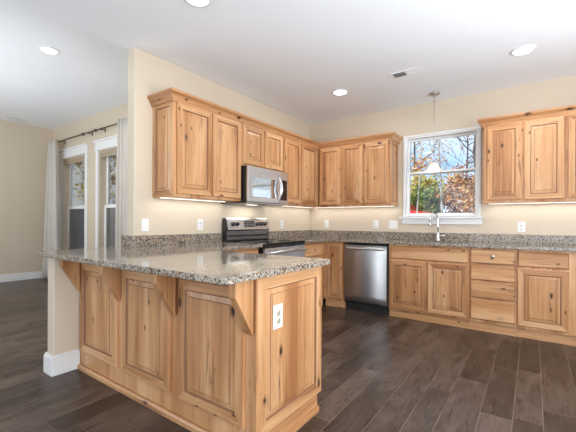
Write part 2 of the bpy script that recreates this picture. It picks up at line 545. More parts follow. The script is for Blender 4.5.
# dining window openings  (x0, x1)
DW = [(-4.64, -3.66), (-3.20, -2.22)]
dz0, dz1 = 0.42, 2.36
xs = [XL] + [v for p in DW for v in p] + [-WT]
S('wall_dining_window', [(xs[0], xs[1], YW, YW+0.15, 0, HD), (xs[2], xs[3], YW, YW+0.15, 0, HD), (xs[4], xs[5], YW, YW+0.15, 0, HD)]
  + [(a, b, YW, YW+0.15, 0, dz0) for a, b in DW] + [(a, b, YW, YW+0.15, dz1, HD) for a, b in DW], M['wall'])
S('wall_dining_left', [(XL-0.15, XL, YR-0.15, YW+0.15, 0, HD)], M['wall'])
S('wall_rear', [(XL, -4.6, YR-0.15, YR, 0, HD), (-1.8, -0.5, YR-0.15, YR, 0, HD), (4.9, XR, YR-0.15, YR, 0, HD),
                (-4.6, -1.8, YR-0.15, YR, 0, 0.5), (-4.6, -1.8, YR-0.15, YR, 2.5, HD), (-0.5, 4.9, YR-0.15, YR, 2.5, HD), (-0.5, 4.9, YR-0.15, YR, 0, 0.1)], M['wall'])
S('wall_right', [(XR, XR+0.15, YR-0.15, -6.5, 0, H), (XR, XR+0.15, -2.7, 0.15, 0, H), (XR, XR+0.15, -6.5, -2.7, 0, 0.4), (XR, XR+0.15, -6.5, -2.7, 2.45, H)], M['wall'])

def baseboard(name, poly, h=0.145):
    """poly: floor outline"""
    mb = MB(); mb.prism(poly, 'z', 0, h)
    return struct(mb.build(name, M['white'], bevel=0.006))
baseboard('baseboard_dining_left', [(XL, YR), (XL+0.016, YR), (XL+0.016, YW), (XL, YW)], 0.14)
baseboard('baseboard_dining_window', [(XL+0.016, YW-0.016), (-WT, YW-0.016), (-WT, YW), (XL+0.016, YW)], 0.14)
baseboard('baseboard_rear', [(XL+0.016, YR), (-0.5, YR), (-0.5, YR+0.016), (XL+0.016, YR+0.016)], 0.14)
baseboard('baseboard_back', [(3.91, -0.016), (XR, -0.016), (XR, 0), (3.91, 0)], 0.14)
baseboard('baseboard_right', [(XR-0.016, YR), (XR, YR), (XR, -0.016), (XR-0.016, -0.016)], 0.14)
# the board that wraps the wing wall
mb = MB()
def wrap(mb, o, z0, z1):
    ox0, ox1, oy = -0.105-o, 0.008+o, -3.62-o
    mb.prism([(ox0, YE), (ox0, oy), (ox1, oy), (ox1, -3.442), (0.008, -3.442), (0.008, -3.62), (-0.105, -3.62), (-0.105, YE)], 'z', z0, z1)
wrap(mb, 0.018, 0, 0.135); wrap(mb, 0.012, 0.135, 0.15)
struct(mb.build('baseboard_wing', M['white'], bevel=0.004))
baseboard('baseboard_partition', [(-WT-0.016, YE), (-WT, YE), (-WT, YW-0.016), (-WT-0.016, YW-0.016)], 0.14)

# kitchen window (double hung)
def dh_window(name, x0, x1, z0, z1, ywall, rail_z, screen_low=False, sf=0.026, deep=0.0):
    """opening in a wall whose room face is at ywall, outside towards +y"""
    mb = MB()
    y0, y1 = ywall+0.03, ywall+0.12
    j = 0.016 if not screen_low else 0.03
    mb.box(x0, x0+j, ywall, ywall+0.15, z0, z1); mb.box(x1-j, x1, ywall, ywall+0.15, z0, z1)
    mb.box(x0+j, x1-j, ywall, ywall+0.15, z1-j, z1); mb.box(x0+j, x1-j, ywall, ywall+0.15, z0, z0+j)
    w = struct(mb.build(name, M['wall'] if screen_low else M['vinyl'], bevel=0.003))
    xa, xb = x0+j, x1-j
    def sash(sx0, sx1, sz0, sz1, y):
        m = MB()
        m.box(sx0, sx0+sf, y, y+0.03, sz0, sz1); m.box(sx1-sf, sx1, y, y+0.03, sz0, sz1)
        m.box(sx0+sf, sx1-sf, y, y+0.03, sz1-sf, sz1); m.box(sx0+sf, sx1-sf, y, y+0.03, sz0, sz0+sf)
        s_ = m.build('sash', M['vinyl'], w, bevel=0.003)
        g = MB(); g.box(sx0+sf-0.004, sx1-sf+0.004, y+0.012, y+0.016, sz0+sf-0.004, sz1-sf+0.004)
        g.build('window_pane', M['glass'], s_)
        return s_
    sash(xa, xb, z0+j, rail_z+0.018, ywall+0.055+deep)
    sash(xa, xb, rail_z-0.018, z1-j, ywall+0.09+deep)
    m = MB(); m.box((xa+xb)/2-0.03, (xa+xb)/2+0.03, ywall+0.042+deep, ywall+0.0545+deep, rail_z+0.018, rail_z+0.03)
    m.build('sash_lock', M['vinyl'], w, bevel=0.002)
    if screen_low:
        m = MB(); m.box(xa, xb, ywall+0.145, ywall+0.147, z0+j, rail_z); m.build('insect_screen', M['screen'], w)
    return w
w1 = dh_window('window_1', wx0, wx1, wz0, wz1, 0.0, 1.80)
# slim casing, stool and apron
mb = MB()
c = 0.024
mb.box(wx0-c, wx0, -0.016, 0, 1.22, wz1+c); mb.box(wx1, wx1+c, -0.016, 0, 1.22, wz1+c); mb.box(wx0, wx1, -0.016, 0, wz1, wz1+c)
struct(mb.build('trim_1', M['white'], bevel=0.003))
mb = MB(); mb.box(1.43, 2.42, -0.055, 0.0, 1.196, 1.222); mb.box(wx0+0.03, wx1-0.03, 0.0, 0.05, 1.222, 1.232)
mb.box(1.452, 2.398, -0.020, 0, 1.125, 1.196)
struct(mb.build('trim_2', M['white'], bevel=0.004))

for i, (a, b) in enumerate(DW):
    dh_window('window_%d' % (i+2), a+0.0, b-0.0, dz0, dz1, YW, 1.40, True, 0.05, 0.028)
    mb = MB()
    mb.box(a-0.075, a+0.012, YW-0.02, YW, dz0-0.02, dz1)
    mb.box(b-0.012, b+0.075, YW-0.02, YW, dz0-0.02, dz1)
    mb.box(a-0.09, b+0.09, YW-0.024, YW, dz1, dz1+0.135)
    mb.box(a-0.11, b+0.11, YW-0.045, YW, dz1+0.135, dz1+0.165)
    mb.box(a-0.10, b+0.10, YW-0.034, YW, dz1-0.012, dz1+0.006)
    mb.box(a-0.10, b+0.10, YW-0.05, YW+0.0, dz0-0.045, dz0-0.02)
    mb.box(a-0.08, b+0.08, YW-0.02, YW, dz0-0.13, dz0-0.045)
    struct(mb.build('trim_%d' % (i+3), M['white'], bevel=0.003))
    # folded fabric shade under the head
    t = thing('roman_shade', ['tan folded window shade on the dining window next to the long left curtain', 'tan folded window shade on the dining window nearest the kitchen'][i], 'window shade', ((a+b)/2, YW+0.03, 2.182))
    mb = MB(); hw = (b-a)/2-0.035
    for k in range(1):
        mb.prism([(0.0, 0.10-0.045*k), (-0.018-0.004*k, 0.07-0.045*k), (-0.012, 0.05-0.045*k), (0.0, 0.055-0.045*k)], 'x', -hw, hw)
    mb.build('folds', M['shade'], t)
    mb = MB(); mb.box(-hw, hw, -0.012, 0.012, 0.10, 0.147); mb.build('headrail', M['shade'], t, bevel=0.003)

# ------------------------------------------------------------------ cabinets
OV = 0.02   # door overlay thickness
def knob(parent, x, z, y=0.0):
    mb = MB(); mb.lathe([(0.006, 0), (0.006, -0.012), (0.014, -0.018), (0.015, -0.024), (0.010, -0.030), (0.0, -0.031)], (x, y, z), 16, 0, 'y')
    return mb.build('knob', M['nickel'], parent)

def doors(t, spec, yf):
    for k in spec:
        kind, x0, x1, z0, z1 = k[:5]
        mb = MB()
        if kind == 'door':
            raised(mb, x0, x1, z0, z1, yf, OV, sw=min(0.058, (x1-x0)*0.19), bev=0.026)
            d = mb.build('door', WM, t)
        else:
            slab(mb, x0, x1, z0, z1, yf, OV)
            d = mb.build('drawer', WM, t)
        if len(k) > 5:
            knob(d, k[5][0], k[5][1], yf)

def upper(label, loc, rotz, w, z0, z1, spec, side=None, depth=0.31, group='upper kitchen cabinets'):
    t = thing('wall_cabinet', label, 'cabinet', (loc[0], loc[1], z0), rotz, group)
    mb = MB(); mb.box(0, w, OV, OV+depth-0.001, 0, z1-z0)
    mb.build('body', WM, t, bevel=0.0015)
    doors(t, [(k[0], k[1], k[2], k[3]-z0, k[4]-z0) for k in spec], 0.0)
    if side == 'left':      # raised panel on the exposed end that faces local -x
        mb = MB(); raised(mb, 0.0, depth-0.004, 0.003, z1-z0-0.003, 0, 0.012, 0.05, 0.022)
        o = mb.build('end_panel', WM, t); o.rotation_euler = (0, 0, -PI/2); o.location = (-0.0125, OV+depth-0.001, 0)
    if side == 'right':
        mb = MB(); raised(mb, 0.0, depth-0.004, 0.003, z1-z0-0.003, 0, 0.012, 0.05, 0.022)
        o = mb.build('end_panel', WM, t); o.rotation_euler = (0, 0, PI/2); o.location = (w+0.0125, OV+0.003, 0)
    return t
ZB, ZT = 1.365, 2.225
dz_b, dz_t = 1.393, 2.205
LX = 0.332   # door plane of the left run
def L_up(label, y0, y1, z0, spec, side=None):
    return upper(label, (LX, y0), PI/2, y1-y0, z0, ZT, spec, side)
L_up('tall knotty alder wall cabinet with two doors left of the microwave, panelled end showing', -2.80, -1.952, ZB,
     [('door', 0.018, 0.424, dz_b, dz_t), ('door', 0.438, 0.835, dz_b, dz_t)], 'left')
L_up('short knotty alder two-door wall cabinet directly above the microwave', -1.950, -1.190, 1.755,
     [('door', 0.022, 0.372, 1.778, dz_t), ('door', 0.398, 0.742, 1.778, dz_t)])
L_up('knotty alder two-door wall cabinet on the range wall between microwave and room corner', -1.188, -0.002, ZB,
     [('door', 0.016, 0.395, dz_b, dz_t), ('door', 0.418, 0.82, dz_b, dz_t)])
YB = -0.332
def B_up(label, x0, x1, spec, side=None):
    sp = [('door', a-x0, b-x0, dz_b, dz_t) for a, b in spec]
    return upper(label, (x0, YB), 0, x1-x0, ZB, ZT, sp, side)
B_up('knotty alder two-door wall cabinet in the corner of the back wall', 0.335, 1.022, [(0.355, 0.684), (0.698, 1.012)])
B_up('narrow single-door wall cabinet beside the kitchen window, panelled end facing the window', 1.024, 1.383, [(1.036, 1.372)], 'right')
B_up('knotty alder wall cabinet with two doors just right of the kitchen window', 2.452, 3.154, [(2.475, 2.792), (2.813, 3.142)], 'left')
B_up('knotty alder wall cabinet cut off by the right edge of the photo', 3.156, 3.90, [(3.170, 3.50), (3.53, 3.87)])

# crown moulding swept around the cabinet tops
def sweep(mb, path, prof, mi=1):
    """path: xy polyline, outside is on the right-hand side; prof: closed (out, z)"""
    P = [Vector((p[0], p[1])) for p in path]; n = len(P)
    rows = []
    for i in range(n):
        def nrm(a, b):
            d = (b-a).normalized(); return Vector((d.y, -d.x))
        if i == 0: m = nrm(P[0], P[1])
        elif i == n-1: m = nrm(P[-2], P[-1])
        else:
            n1, n2 = nrm(P[i-1], P[i]), nrm(P[i], P[i+1]); m = (n1+n2); m = m/ m.dot(n1)
        rows.append([(P[i].x+m.x*o, P[i].y+m.y*o, z) for o, z in prof])
    k = len(prof)
    for i in range(n-1):
        d = P[i+1]-P[i]
        mi2 = 3 if abs(d.y) > abs(d.x) else 1
        for j in range(k):
            j2 = (j+1) % k
            mb.face([rows[i][j], rows[i+1][j], rows[i+1][j2], rows[i][j2]], mi2)
    mb.face(rows[0], mi); mb.face(rows[-1][::-1], mi)
crown = [(0.0, 2.207), (0.014, 2.207), (0.014, 2.222), (0.020, 2.226), (0.024, 2.240), (0.034, 2.256), (0.046, 2.268), (0.052, 2.272), (0.054, 2.294), (0.0, 2.294)]
mb = MB(); sweep(mb, [(0.003, -2.8145), (LX-OV+0.0, -2.8145), (LX-OV, YB+OV), (1.3975, YB+OV), (1.3975, -0.003)], crown)
tag(mb.build('crown_molding', WM), 'stepped wooden crown moulding running along the corner wall cabinets left of the window', 'moulding')
mb = MB(); sweep(mb, [(2.4375, -0.003), (2.4375, YB+OV), (3.90, YB+OV)], crown)
tag(mb.build('crown_molding', WM), 'stepped wooden crown moulding on top of the wall cabinets right of the window', 'moulding')

# base cabinets ------------------------------------------------------
YF = -0.554; ZC = 0.883
def base(label, loc, rotz, w, spec, depth=0.53, kick=0.03, open_top=False, name='base_cabinet', group='base kitchen cabinets'):
    t = thing(name, label, 'cabinet', (loc[0], loc[1], 0), rotz, group)
    mb = MB()
    y0 = OV; d = y0+depth
    mb.box(0, w, y0, y0+0.02, 0.10, ZC)               # face frame
    mb.box(0, 0.018, y0+0.02, d, 0.10, ZC); mb.box(w-0.018, w, y0+0.02, d, 0.10, ZC)
    mb.box(0.018, w-0.018, y0+0.02, d, 0.10, 0.118); mb.box(0.018, w-0.018, d-0.012, d, 0.118, ZC)
    mb.build('body', WM, t)
    mb = MB(); mb.box(0, w, y0+kick, y0+kick+0.02, 0, 0.10, 1); mb.build('toe_kick', WM, t)
    doors(t, spec, 0.0)
    return t
fx = 0.862
def B_base(label, x0, x1, spec, **kw):
    sp = []
    for k in spec:
        kk = [k[0], k[1]-x0, k[2]-x0, k[3], k[4]]
        if len(k) > 5: kk.append((k[5][0]-x0, k[5][1]))
        sp.append(tuple(kk))
    return base(label, (x0, YF-OV), 0, x1-x0, sp, **kw)
B_base('narrow single-door base cabinet in the corner left of the dishwasher', 0.571, 0.866, [('door', 0.622, 0.832, 0.125, 0.86)])
B_base('base cabinet under the sink with two doors and a false drawer front', 1.462, 2.340,
       [('drawer', 1.486, 2.328, 0.712, 0.860), ('door', 1.486, 1.904, 0.122, 0.692), ('door', 1.918, 2.328, 0.122, 0.692)])
B_base('base cabinet with a stack of four drawers right of the sink cabinet', 2.341, 2.760,
       [('drawer', 2.350, 2.748, 0.720, 0.862, (2.562, 0.800)), ('drawer', 2.350, 2.748, 0.545, 0.708), ('drawer', 2.350, 2.748, 0.358, 0.532), ('drawer', 2.350, 2.748, 0.130, 0.345)])
B_base('base cabinet at the right edge with one drawer above one knotty door', 2.761, 3.215,
       [('drawer', 2.770, 3.166, 0.714, 0.862), ('door', 2.770, 3.166, 0.128, 0.692)])
B_base('base cabinet past the right edge of the photo', 3.216, 3.90,
       [('drawer', 3.235, 3.88, 0.714, 0.862), ('door', 3.235, 3.55, 0.128, 0.692), ('door', 3.565, 3.88, 0.128, 0.692)])
FX = 0.59
def L_base(label, y0, y1, spec, **kw):
    sp = []
    for k in spec:
        kk = [k[0], k[1]-y0, k[2]-y0, k[3], k[4]]
        if len(k) > 5: kk.append((k[5][0]-y0, k[5][1]))
        sp.append(tuple(kk))
    return base(label, (FX, y0), PI/2, y1-y0, sp, depth=0.565, **kw)
L_base('small base cabinet with a knobbed drawer between the range and the corner', -1.165, -0.545,
       [('drawer', -1.115, -0.66, 0.70, 0.862, (-0.86, 0.785)), ('door', -1.115, -0.66, 0.125, 0.685)])
L_base('base cabinet with drawer fronts left of the range, behind the peninsula', -2.74, -1.955,
       [('drawer', -2.70, -2.36, 0.71, 0.862), ('drawer', -2.345, -1.975, 0.71, 0.862), ('door', -2.70, -2.36, 0.125, 0.69), ('door', -2.345, -1.975, 0.125, 0.69)])

# ------------------------------------------------------------------ peninsula
PX = 1.828; PY = -3.44; PYK = -2.83
t = thing('peninsula_cabinet', 'knotty alder peninsula base with three raised panels, four corbels and a panelled end', 'cabinet', (0.01, PY, 0), 0)
mb = MB()
W_ = PX-0.01
mb.box(0, W_-0.02, 0.02, -PY+PYK-0.02, 0.10, ZC)
mb.box(0, W_-0.02, 0.02, 0.54, 0.0, 0.10)
mb.build('body', WM, t)
# back board behind the overlay panels
mb = MB(); mb.box(0.0, W_-0.021, 0.0, 0.02, 0.0, ZC, 0); mb.build('back_board', WM, t)
def pan(x0, x1, z0, z1):
    mb = MB(); raised(mb, x0-0.01, x1-0.01, z0, z1, -0.018, 0.018, 0.060, 0.026); mb.build('back_panel', WM, t)
pan(0.060, 0.583, 0.150, 0.830); pan(0.645, 1.168, 0.145, 0.826); pan(1.250, 1.752, 0.140, 0.822)
# end panel: full height of the end, facing +x
mb = MB(); ring_w = PYK-PY
raised(mb, 0.0, ring_w, 0.10, ZC, 0, 0.02, 0.070, 0.024)
o = mb.build('end_panel', WM, t); o.rotation_euler = (0, 0, PI/2); o.location = (W_, 0.0, 0)
mb = MB(); mb.box(W_-0.02, W_-0.001, 0.0, 0.56, 0.0, 0.10, 3); mb.build('end_board', WM, t)
mb = MB(); mb.box(W_-0.045, W_-0.002, -0.008, 0.0, 0.03, ZC, 0); mb.build('corner_post', WM, t, bevel=0.002)
# shoe moulding along the floor
mb = MB()
shoe = [(0.0, 0.0), (0.014, 0.0), (0.014, 0.022), (0.008, 0.034), (0.0, 0.036)]
sweep(mb, [(0.0, -0.0085), (W_, -0.0085), (W_, 0.56)], shoe)
mb.build('shoe_molding', WM, t)
# corbels
def corbel(x):
    mb = MB()
    prof = [(-0.019, ZC), (-0.142, ZC), (-0.142, 0.805), (-0.134, 0.797), (-0.026, 0.612), (-0.019, 0.606)]
    mb.prism(prof, 'x', x-0.01, x+0.034)
    mb.build('corbel', WM, t, bevel=0.0015)
for x in (0.012, 0.596, 1.182, 1.772): corbel(x)
# kitchen side doors
k = MB()
for i in range(3):
    w3 = W_/3-0.26/3
    x0 = 0.62-0.01+ i*(W_-0.64)/3
    x1 = x0+(W_-0.64)/3-0.02
    d = MB(); raised(d, 0, x1-x0, 0.125, 0.69, 0, OV, 0.055, 0.026)
    o = d.build('door', WM, t); o.rotation_euler = (0, 0, PI); o.location = (x1, -PY+PYK, 0)
    d = MB(); slab(d, 0, x1-x0, 0.71, 0.862, 0, OV)
    o = d.build('drawer', WM, t); o.rotation_euler = (0, 0, PI); o.location = (x1, -PY+PYK, 0)

# ------------------------------------------------------------------ granite
def poly_slab(name, outer, z0, z1, mat, hole=None, bevel=0.004):
    bm = bmesh.new()
    es = []
    for loop in ([outer] + ([hole] if hole else [])):
        vs = [bm.verts.new((p[0], p[1], z0)) for p in loop]
        for i in range(len(vs)): es.append(bm.edges.new((vs[i], vs[(i+1) % len(vs)])))
    if hole:
        bmesh.ops.triangle_fill(bm, edges=es, use_beauty=True)
    else:
        bm.faces.new(bm.verts)
    r = bmesh.ops.extrude_face_region(bm, geom=list(bm.faces))
    for v in r['geom']:
        if isinstance(v, bmesh.types.BMVert): v.co.z = z1
    bmesh.ops.recalc_face_normals(bm, faces=bm.faces)
    me = bpy.data.meshes.new(name); bm.to_mesh(me); bm.free()
    me.materials.append(mat)
    o = bpy.data.objects.new(name, me); COL.objects.link(o)
    b = o.modifiers.new('edge', 'BEVEL'); b.width = bevel; b.segments = 2; b.limit_method = 'ANGLE'; b.angle_limit = 0.6
    return o
ZG = 0.884; ZK = 0.916
YCF = YF-0.04; XCF = 0.63
def rc(cx, cy, r, a0, a1, n=5):
    return [(cx+r*math.cos(a0+(a1-a0)*i/n), cy+r*math.sin(a0+(a1-a0)*i/n)) for i in range(n+1)]
tag(poly_slab('countertop', [(0.001, -0.001), (0.001, -1.168), (XCF, -1.168), (XCF, YCF), (3.90, YCF), (3.90, -0.001)], ZG, ZK, M['granite'],
              hole=rc(1.70, -0.46, 0.03, PI, 1.5*PI)+rc(2.20, -0.46, 0.03, 1.5*PI, 2*PI)+rc(2.20, -0.17, 0.03, 0, PI/2)+rc(1.70, -0.17, 0.03, PI/2, PI)),
    'speckled granite worktop along the window wall with the sink cut into it', 'countertop')
pen = [(0.001, -1.953), (0.001, YE-0.001), (-0.175, YE-0.001)] + [(-0.175, -3.672), (-0.157, -3.69)] + \
      rc(1.838, -3.66, 0.03, 1.5*PI, 2*PI) + rc(1.848, -2.807, 0.02, 0, PI/2) + [(XCF, -2.787), (XCF, -1.953)]
tag(poly_slab('countertop', pen, ZG, ZK, M['granite']),
    'speckled granite breakfast bar top over the peninsula, reaching back to the range', 'countertop')
ZS = 1.016
def splash(label, boxes):
    mb = MB()
    for b in boxes: mb.box(*b)
    return tag(mb.build('backsplash', M['granite'], bevel=0.002), label, 'backsplash')
splash('low granite backsplash strip under the window along the back wall', [(0.021, 3.90, -0.02, -0.001, ZK, ZS)])
splash('short granite backsplash strip between the range and the room corner', [(0.001, 0.020, -1.168, -0.001, ZK, ZS)])
mb = MB(); mb.prism([(0.001, -1.953), (0.02, -1.953), (0.02, -3.012), (-0.175, -3.012), (-0.175, YE-0.001), (0.001, YE-0.001)], 'z', ZK, ZS)
tag(mb.build('backsplash', M['granite'], bevel=0.002), 'granite backsplash strip left of the range that turns the wall end above the bar', 'backsplash')

# sink + faucet
t = thing('kitchen_sink', 'stainless undermount sink below the kitchen window', 'sink', (1.95, -0.315, 0.70))
mb = MB()
a0, a1, b0, b1, z0, z1 = -0.29, 0.29, -0.185, 0.185, 0.0, 0.183
mb.box(a0, a1, b0, b1, z0, z0+0.006)
mb.box(a0, a0+0.01, b0, b1, z0, z1); mb.box(a1-0.01, a1, b0, b1, z0, z1)
mb.box(a0+0.01, a1-0.01, b0, b0+0.01, z0, z1); mb.box(a0+0.01, a1-0.01, b1-0.01, b1, z0, z1)
mb.build('basin', M['steel'], t)
mb = MB(); mb.lathe([(0.045, 0.0065), (0.045, 0.009), (0.03, 0.009), (0.0, 0.0075)], (0, 0, 0), 20); mb.build('drain', M['chrome'], t)
t = thing('kitchen_faucet', 'tall chrome gooseneck faucet standing behind the sink', 'faucet', (1.925, -0.095, ZK+0.001))
mb = MB(); mb.lathe([(0.030, 0), (0.030, 0.006), (0.024, 0.012), (0.020, 0.05), (0.018, 0.10), (0.015, 0.115)], n=20); mb.build('faucet_base', M['chrome'], t)
pts = [(0, 0, 0.10), (0, 0, 0.18), (0, 0, 0.27)]
R_ = 0.056; dx, dy = -0.70, -0.714
for i in range(1, 13):
    a = PI*i/12
    pts.append((dx*R_*(1-math.cos(a)), dy*R_*(1-math.cos(a)), 0.27+R_*1.3*math.sin(a)))
e = pts[-1]; pts.append((e[0], e[1], e[2]-0.02))
mb = MB(); mb.tube(pts, 0.0105, 12); mb.build('spout', M['chrome'], t)
mb = MB(); mb.lathe([(0.011, 0), (0.015, -0.01), (0.0175, -0.06), (0.0155, -0.072), (0.0, -0.072)], (e[0], e[1], e[2]-0.015), 16); mb.build('spray_head', M['nickel'], t)
mb = MB(); mb.tube([(0.016, 0, 0.055), (0.035, -0.002, 0.062), (0.085, -0.006, 0.074)], [0.012, 0.009, 0.006], 10); mb.build('lever', M['chrome'], t)

# ------------------------------------------------------------------ dishwasher
t = thing('dishwasher', 'stainless steel dishwasher with a curved bar handle and black kick plate', 'dishwasher', (0.880, YF, 0))
w = 0.568
mb = MB(); mb.box(0.0, w, 0.012, 0.53, 0.10, 0.870); mb.build('tub', M['black'], t)
mb = MB()
prof = []
for i in range(9):
    f = i/8; prof.append((-0.028-0.010*math.sin(PI*f), 0.125+f*(0.852-0.125)))
mb.prism([(0.010, 0.125)] + prof + [(0.010, 0.852)], 'x', 0.004, w-0.004, 0, True)
mb.build('door', M['steel_dark'], t)
mb = MB(); mb.box(0.003, w-0.003, -0.022, 0.012, 0.853, 0.868); mb.build('control_edge', M['blackglass'], t, bevel=0.002)
pts = []
for i in range(13):
    f = i/12; pts.append((0.035+f*(w-0.07), -0.036-0.032*math.sin(PI*f)**0.6, 0.812))
mb = MB(); mb.tube(pts, 0.0125, 10); mb.build('handle', M['steel_back'], t)
mb = MB(); mb.box(0.0, w, 0.045, 0.06, 0.0, 0.10); mb.box(0.0, w, 0.02, 0.045, 0.085, 0.12); mb.build('kick_plate', M['rubber'], t)

# ------------------------------------------------------------------ range
Y0, Y1 = -1.945, -1.176
t = thing('kitchen_range', 'stainless electric range with black glass cooktop and upright control panel', 'stove', (0.62, Y0, 0), PI/2)
w = Y1-Y0                      # local: x along wall, y=0 front, +y to the wall (0.60 deep)
mb = MB(); mb.box(0.003, w-0.003, 0.0, 0.595, 0.0, 0.902); mb.build('body', M['black'], t, bevel=0.002)
mb = MB(); mb.box(0.0, w, -0.035, 0.540, 0.903, 0.922); mb.build('cooktop', M['blackglass'], t, bevel=0.004)
ringm = plain('grey_print', (0.12, 0.12, 0.12), 0.2)
for (bx, by, br) in ((0.2, 0.14, 0.105), (0.57, 0.14, 0.085), (0.2, 0.39, 0.08), (0.57, 0.39, 0.105)):
    mb = MB(); mb.lathe([(br, 0.9222), (br, 0.9229), (br-0.004, 0.9229), (br-0.004, 0.9222)], (bx, by, 0), 32)
    mb.build('burner_ring', ringm, t)
mb = MB(); mb.box(0.005, w-0.005, -0.03, -0.001, 0.27, 0.868); mb.build('oven_door', M['steel'], t, bevel=0.004)
mb = MB(); mb.box(0.11, w-0.11, -0.034, -0.0305, 0.36, 0.66); mb.build('oven_window', M['blackglass'], t)
mb = MB(); mb.box(0.003, w-0.003, -0.028, -0.001, 0.871, 0.900); mb.build('vent_band', M['black'], t, bevel=0.002)
mb = MB(); mb.box(0.005, w-0.005, -0.028, -0.001, 0.07, 0.262); mb.build('storage_drawer', M['steel'], t, bevel=0.004)
mb = MB(); mb.tube([(0.05, -0.03, 0.815), (0.05, -0.075, 0.825), (w-0.05, -0.075, 0.825), (w-0.05, -0.03, 0.815)], 0.014, 10); mb.build('door_handle', M['steel_back'], t)
# backguard: leaning control panel above a dark recessed riser
bgp = thing  # (keeps the name short below)
mb = MB(); mb.prism([(0.535, 0.922), (0.595, 0.922), (0.595, 1.178), (0.575, 1.186), (0.552, 1.176), (0.522, 1.050), (0.535, 1.035)], 'x', 0.0, w)
mb.build('backguard', M['black'], t, bevel=0.003)
yb0, zb0, yb1, zb1 = 0.5205, 1.052, 0.5505, 1.172
mb = MB(); mb.prism([(yb0, zb0), (yb1, zb1), (yb1+0.012, zb1+0.016), (yb1+0.030, zb1+0.016), (yb1-0.004, zb1-0.01), (yb0+0.006, zb0)], 'x', 0.022, w-0.008)
panel = mb.build('control_panel', M['steel_back'], t)
mb = MB(); mb.box(0.02, w-0.01, 0.529, 0.5345, 0.985, 1.040); mb.box(0.02, w-0.01, 0.524, 0.5345, 0.930, 0.972)
mb.build('riser', steel('smoked_steel', 'x', (0.22, 0.22, 0.23), 0.22), t, bevel=0.003)
def onp(f): return (yb0+(yb1-yb0)*f, zb0+(zb1-zb0)*f)
mb = MB(); (ya, za), (yc_, zc_) = onp(0.22), onp(0.84)
mb.prism([(ya-0.003, za), (yc_-0.003, zc_), (yc_, zc_), (ya, za)], 'x', 0.30, 0.485)
disp = mb.build('display', M['blackglass'], panel)
mb = MB()
for i in range(5):
    for j in range(3):
        f = 0.34+0.17*j; yy, zz = onp(f)
        mb.box(0.312+0.034*i, 0.332+0.034*i, yy-0.0045, yy-0.003, zz-0.005, zz+0.003)
mb.build('buttons', plain('grey_key', (0.35, 0.36, 0.37), 0.4), disp)
for kx in (0.105, 0.175, 0.535, 0.605, 0.680):
    yy, zz = onp(0.52)
    mb = MB(); mb.lathe([(0.026, 0.0), (0.025, -0.006), (0.021, -0.010), (0.019, -0.026), (0.015, -0.030), (0.0, -0.038)], (0, 0, 0), 20, 0, 'y')
    mb.box(-0.004, 0.004, -0.038, -0.028, -0.017, 0.017)
    o = mb.build('knob', M['black'], panel); o.location = (kx, yy, zz); o.rotation_euler = (-0.24, 0, 0)

# ------------------------------------------------------------------ microwave
t = thing('microwave', 'stainless over-the-range microwave hanging under the short cabinet', 'microwave', (0.395, -1.946, 1.345), PI/2)
w = 0.742; hh = 0.405
mb = MB(); mb.box(0.0, w, 0.012, 0.392, 0.0, hh); mb.build('body', M['black'], t, bevel=0.002)
mb = MB(); mb.box(0.005, w*0.78, -0.014, 0.011, 0.018, hh-0.002); door = mb.build('door', M['steel_back'], t, bevel=0.004)
mb = MB(); mb.box(0.075, w*0.70, -0.017, -0.0142, 0.075, hh-0.115); win = mb.build('door_window', plain('mirrored_dark_glass', (0.50, 0.51, 0.52), 0.05, 1.0), door, bevel=0.001)
mb = MB(); mb.box(w*0.785, w-0.004, -0.012, 0.011, 0.018, hh-0.002); cp = mb.build('control_panel', M['steel_back'], t, bevel=0.003)
mb = MB(); mb.box(w*0.80, w-0.022, -0.0145, -0.0122, 0.06, hh-0.10); pad = mb.build('keypad', M['blackglass'], cp)
mb = MB(); mb.box(0.005, w-0.005, -0.010, 0.011, 0.0, 0.014); mb.build('vent_lip', M['steel_dark'], t)
pts = []
for i in range(13):
    f = i/12; pts.append((w*0.735, -0.018-0.045*math.sin(PI*f)**0.7, 0.045+f*(hh-0.10)))
mb = MB(); mb.tube(pts, [0.009+0.008*math.sin(PI*i/12) for i in range(13)], 12); mb.build('handle', M['chrome'], door)

mb = MB(); mb.box(0.30, 0.44, 0.22, 0.28, -0.003, 0.0); mb.build('cooktop_lamp', M['led'], t)
light('hood_lamp', 'AREA', (0.15, -1.575, 1.338), 1.3, (1.0, 0.95, 0.86), (0, 0, 0), 0.12, 0.4)

# ------------------------------------------------------------------ outlets and switches
def outlet(label, loc, rotz, kind='outlet', w=0.072, h=0.115):
    t = thing('wall_switch' if kind == 'switch' else 'wall_outlet', label, 'switch' if kind == 'switch' else 'outlet', loc, rotz)
    mb = MB(); mb.box(-w/2, w/2, -0.006, -0.0005, -h/2, h/2); mb.build('cover_plate', M['plate'], t, bevel=0.002)
    if kind == 'switch':
        n = 2 if w > 0.1 else 1
        for i in range(n):
            cx = (i-(n-1)/2)*0.046
            mb = MB(); mb.box(cx-0.016, cx+0.016, -0.0095, -0.0062, -0.033, 0.033); mb.build('rocker', M['plate'], t, bevel=0.001)
    else:
        for s in (-1, 1):
            mat = M['almond'] if kind == 'almond' else M['plate']
            mb = MB(); mb.lathe([(0.017, -0.006), (0.017, -0.0085), (0.0, -0.0085)], (0, 0, s*0.020), 20, 0, 'y')
            q = mb.build('receptacle', mat, t)
            mb = MB(); mb.box(-0.008, -0.0055, -0.0092, -0.0084, s*0.020-0.002, s*0.020+0.007); mb.box(0.0055, 0.008, -0.0092, -0.0084, s*0.020-0.002, s*0.020+0.007)
            mb.box(-0.0025, 0.0025, -0.0092, -0.0084, s*0.020-0.011, s*0.020-0.006)
            mb.build('slots', M['slot'], q)
    return t
outlet('white switch plate on the range wall nearest the free wall end', (0, -2.882, 1.112), PI/2, 'switch')
